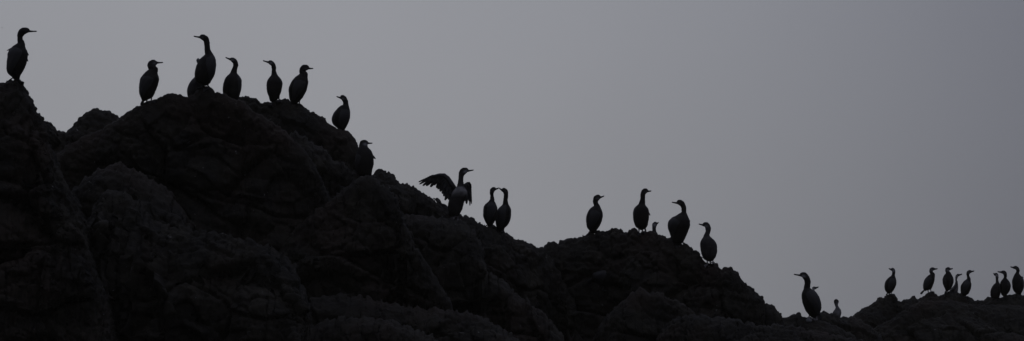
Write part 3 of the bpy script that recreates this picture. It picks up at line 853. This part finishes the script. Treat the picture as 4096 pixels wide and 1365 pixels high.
cormorant("broad cormorant with one wing bulging from its back, near the dome's downhill edge", (2650, 780), 2.858, 55, [
    (62, 172, 222), (75, 162, 242), (95, 168, 255), (115, 185, 263), (130, 205, 268), (150, 214, 271), (175, 218, 272), (195, 216, 273), (205, 205, 275), (220, 180, 282), (240, 148, 290), (255, 115, 297), (280, 85, 308), (310, 65, 316), (340, 60, 316), (370, 62, 310),
    (400, 70, 300), (430, 82, 288), (460, 90, 275), (490, 98, 262), (515, 102, 250), (535, 110, 238), (552, 130, 225)],
    bill=((168, 92), (108, 84)), face=-20, throat=.1, legs=((228, 525, 236, 572), (150, 545, 150, 570)), foot=(195, 568), headbot=135)
cormorant("brownish young cormorant on pale feet at the dome's steep downhill end", (2650, 780), 2.858, 311, [
    (318, 470, 520), (330, 458, 535), (350, 470, 545), (370, 485, 552), (390, 492, 554), (415, 493, 550), (440, 482, 543), (460, 472, 537), (475, 468, 545), (490, 460, 560), (510, 445, 582), (540, 434, 602), (570, 431, 614), (610, 434, 619), (650, 440, 620), (690, 450, 614),
    (715, 460, 607), (735, 475, 590), (752, 505, 575)],
    bill=((464, 343), (415, 333)), face=250, throat=.7, legs=((512, 740, 512, 795), (576, 730, 578, 790)), foot=(545, 790), headbot=385, pale_legs=True, pale=[(340, 520, .55, BROWN), (500, 740, .32, BROWN)])
cormorant("crouching cormorant walking on the dark face below the dome, back level", (2340, 1000), 4.288, 130, [
    (140, 522, 572), (160, 502, 588), (185, 500, 584), (210, 504, 566), (250, 502, 560), (290, 490, 562), (315, 455, 564), (330, 380, 564), (345, 290, 562), (365, 215, 560), (400, 140, 562), (440, 120, 566), (480, 130, 568), (520, 160, 562), (560, 215, 535), (600, 275, 485), (630, 320, 440)],
    bill=((582, 170), (650, 178)), face=-5, throat=.1, legs=((330, 610, 292, 700), (420, 605, 395, 735)), foot=(345, 730), headbot=220, lat=.5, tail=(170, 470, 40, 560, 80))
cormorant("young pale cormorant far back, its small head peeking past the big bird in the gap", (3160, 1070), 3.575, 273, [
    (278, 330, 362), (290, 315, 374), (305, 318, 365), (320, 322, 352), (340, 320, 352), (380, 312, 358), (420, 298, 375), (480, 285, 385), (540, 285, 385), (600, 292, 375), (640, 305, 360), (670, 315, 345)],
    bill=((368, 292), (408, 280)), face=20, hidden=(48.2, 49.8), throat=1.0, headbot=318, pale=[(290, 420, .85, (.24, .23, .22))], foot=(330, 695))
cormorant("young pale-necked cormorant sitting low behind the small rocks of the gap", (3160, 1070), 3.575, 453, [
    (460, 640, 680), (475, 628, 695), (495, 627, 698), (515, 632, 692), (530, 638, 687), (550, 645, 690), (570, 650, 700), (590, 645, 715), (620, 630, 730), (650, 617, 732), (690, 605, 727), (720, 608, 718), (760, 625, 700)],
    bill=((660, 490), (655, 497)), face=-80, hidden=(48.1, 49.6), throat=.4, bill_depth=-.08, headbot=530, pale=[(500, 800, .9, (.20, .19, .18))], foot=(665, 780))
cormorant("big dark cormorant alone in the gap on a droppings-stained rock, tail resting down", (3160, 1070), 3.575, 68, [
    (75, 160, 225), (90, 140, 245), (110, 148, 260), (130, 163, 275), (150, 180, 283), (175, 198, 290), (200, 205, 296), (230, 208, 296), (260, 205, 292), (290, 197, 288), (305, 195, 302), (320, 190, 330), (345, 178, 362), (380, 168, 392), (420, 165, 418), (460, 170, 433),
    (500, 178, 443), (540, 190, 448), (580, 205, 448), (620, 225, 440), (650, 245, 425), (675, 268, 408), (695, 285, 388), (712, 310, 370)],
    bill=((152, 113), (57, 99)), face=165, throat=1.0, legs=((310, 690, 304, 728), (375, 690, 388, 742)), tail=(405, 640, 440, 745, 70), foot=(345, 735), headbot=150, pale_legs=True)
F1 = ((3500, 1050), 5.046)
cormorant("distant cormorant standing alone on the rounded knob of the far ridge", *F1, 110, [
    (116, 335, 375), (130, 318, 395), (150, 325, 405), (170, 338, 410), (190, 345, 412), (220, 345, 408), (250, 335, 403), (275, 322, 405), (290, 295, 410), (320, 262, 420), (360, 232, 430), (400, 212, 433), (440, 203, 430), (480, 200, 418), (520, 202, 400), (560, 208, 378), (590, 222, 355), (612, 240, 330), (626, 258, 302)],
    bill=((328, 140), (280, 125)), face=40, throat=.6, tail=(262, 600, 228, 668, 50), legs=((330, 600, 333, 648), (285, 615, 285, 648)), foot=(305, 645), headbot=185)
cormorant("distant cormorant on the far ridge cocking its tail out, both legs showing", *F1, 98, [
    (105, 1135, 1185), (120, 1110, 1203), (145, 1100, 1200), (165, 1096, 1180), (185, 1097, 1165), (200, 1100, 1178), (220, 1108, 1200), (240, 1112, 1208), (255, 1085, 1210), (290, 1045, 1208), (330, 1012, 1205), (370, 992, 1200), (410, 982, 1190), (450, 975, 1175), (490, 973, 1160), (520, 974, 1148), (543, 980, 1132), (560, 990, 1075), (574, 1000, 1030)],
    bill=((1198, 132), (1260, 129)), face=10, throat=.4, legs=((1065, 550, 1076, 615), (1115, 535, 1130, 605)), tail=(1010, 545, 918, 642, 62), foot=(1100, 612), headbot=180)
F2 = ((3740, 1050), 5.044)
cormorant("distant hunched cormorant with its back turned, beside a small pale bird", *F2, 95, [
    (102, 240, 290), (115, 215, 308), (140, 207, 300), (165, 205, 290), (185, 208, 295), (205, 218, 315), (225, 212, 325), (250, 190, 340), (290, 168, 360), (330, 158, 370), (370, 157, 372), (410, 160, 368), (450, 168, 358), (490, 182, 345), (520, 195, 330), (550, 205, 300), (572, 215, 272)],
    bill=((298, 134), (357, 125)), face=80, throat=.4, tail=(235, 545, 210, 632, 72), foot=(250, 610), headbot=180)
cormorant("small pale young cormorant squeezed between two darker birds on the far ridge", *F2, 236, [
    (242, 440, 485), (255, 422, 490), (275, 415, 480), (295, 410, 465), (320, 407, 452), (350, 408, 447), (380, 410, 453), (410, 408, 460), (440, 400, 464), (460, 390, 466), (490, 365, 467), (520, 340, 468), (545, 312, 466), (570, 295, 464), (600, 300, 458), (640, 325, 445)],
    bill=((480, 254), (545, 236)), face=15, hidden=(57.1, 58.2), throat=.5, headbot=300, pale=[(250, 640, .75, (.16, .15, .145))], foot=(390, 660))
cormorant("distant dark cormorant with curved neck, downhill of the small pale bird", *F2, 153, [
    (160, 675, 725), (175, 650, 738), (195, 640, 728), (215, 635, 712), (240, 634, 695), (265, 638, 690), (290, 644, 702), (320, 645, 718), (345, 630, 722), (360, 605, 722), (390, 573, 722), (420, 552, 730), (450, 535, 735), (490, 525, 730), (530, 521, 722), (570, 522, 708), (610, 525, 690), (640, 535, 670), (662, 555, 635)],
    bill=((730, 184), (790, 173)), face=20, throat=.3, foot=(600, 685), headbot=230)
F3 = ((3930, 1040), 4.767)
cormorant("smaller thin-necked cormorant overlapped by its neighbour on the far ridge", *F3, 247, [
    (253, 240, 280), (265, 230, 295), (285, 235, 302), (305, 245, 306), (330, 250, 305), (360, 252, 303), (390, 253, 305), (420, 252, 312), (445, 242, 322), (465, 218, 330), (500, 190, 340), (540, 170, 342), (580, 155, 342), (620, 150, 340), (660, 150, 335), (690, 155, 328), (715, 165, 318)],
    bill=((236, 273), (208, 262)), face=230, throat=.8, bill_depth=-.04, headbot=300, foot=(240, 722), pale=[(260, 430, .35, BROWN)])
cormorant("dark cormorant standing shoulder to shoulder in front of a thin-necked one", *F3, 201, [
    (208, 370, 425), (222, 352, 447), (245, 365, 460), (265, 382, 465), (290, 402, 467), (320, 405, 465), (345, 398, 460), (365, 385, 475), (390, 362, 495), (420, 345, 512), (460, 332, 525), (500, 328, 533), (540, 332, 525), (580, 340, 515), (620, 348, 495), (650, 358, 475), (672, 372, 455), (686, 388, 442)],
    bill=((360, 233), (290, 224)), face=215, throat=.2, foot=(415, 700), headbot=275)
cormorant("highest standing cormorant at the outer end of the far ridge, one shoulder feather raised", *F3, 113, [
    (120, 605, 655), (135, 585, 680), (155, 600, 695), (180, 625, 705), (205, 643, 710), (230, 640, 706), (250, 628, 700), (270, 615, 705), (300, 600, 730), (340, 580, 760), (380, 567, 778), (420, 562, 785), (470, 565, 787), (520, 570, 782), (560, 580, 772), (600, 600, 758), (630, 630, 745), (652, 665, 735)],
    bill=((594, 146), (535, 132)), face=215, throat=.2, foot=(700, 665), headbot=195, nick=[(745, 320, 778, 345, 3)])

# ------------------------------------------------------------------ a stone streaked with droppings under the big bird in the gap
def stone(label, x, y, rx, ry, mat):
    h = look(x, y)
    if h is None: return
    c = np.array(h) + np.array([0, .01, 0])
    U = h.y * K
    nu_, nv_ = 18, 10
    V = []
    for i in range(nu_):
        for j in range(nv_):
            a, b = 2 * math.pi * i / nu_, math.pi * j / (nv_ - 1)
            V.append([math.sin(b) * math.cos(a) * rx * U, math.sin(b) * math.sin(a) * .05, math.cos(b) * ry * U])
    V = np.array(V)
    V *= (1 + .28 * perlin(V * 14 + x) + .12 * perlin(V * 37 + y))[:, None]
    o = link("stone", mesh_np("stone", V, grid_quads(nu_, nv_, True)[:, ::-1], mat))
    o.location = c
    o["label"] = label; o["category"] = "stone"
stone("pale stone streaked with droppings at the feet of the big cormorant in the gap", 3237, 1283, 13, 10, M_STAIN)

# ------------------------------------------------------------------ a seabird flying far off
def flying():
    Y = 320.0
    c = at(8.5, 111, Y)
    r = bpy.data.objects.new("flying_bird", None); col.objects.link(r); r.location = c
    r["label"] = "tiny far-off bird flying in the open sky above the rock pillar"; r["category"] = "bird"
    ax = np.array([.35, .9, 0]); ax /= np.linalg.norm(ax)
    part("body", tube([-ax * .09, -ax * .045, ax * 0, ax * .05, ax * .085, ax * .11], [.010, .022, .029, .023, .013, .004], 10), M_WING, r, 0 * ax)
    sd = np.array([.93, -.35, 0])
    for s_ in (-1, 1):
        part("wing", blade(sd * .01 * s_, sd * .15 * s_ + np.array([0, 0, .025]) - ax * .03, (0, 0, 1), .035, .018, .004), M_WING, r, 0 * ax)
flying()

# ------------------------------------------------------------------ thin sea air
hv = np.array([[x, y, z] for x in (-520, 520) for y in (-320, 520) for z in (-3, 56)], float)
hq = [[0, 1, 3, 2], [4, 6, 7, 5], [0, 4, 5, 1], [2, 3, 7, 6], [0, 2, 6, 4], [1, 5, 7, 3]]
hm = bpy.data.materials.new("sea_haze")
hm.use_nodes = True
ht = hm.node_tree
ht.nodes.clear()
ho = ht.nodes.new("ShaderNodeOutputMaterial")
pv = ht.nodes.new("ShaderNodeVolumePrincipled")
pv.inputs['Color'].default_value = (1.0, .90, .64, 1)
pv.inputs['Density'].default_value = HAZE
pv.inputs['Anisotropy'].default_value = .3
ht.links.new(pv.outputs[0], ho.inputs['Volume'])
hz = link("haze", mesh_np("haze", hv, hq, hm, shade=False))
hz["kind"] = "stuff"
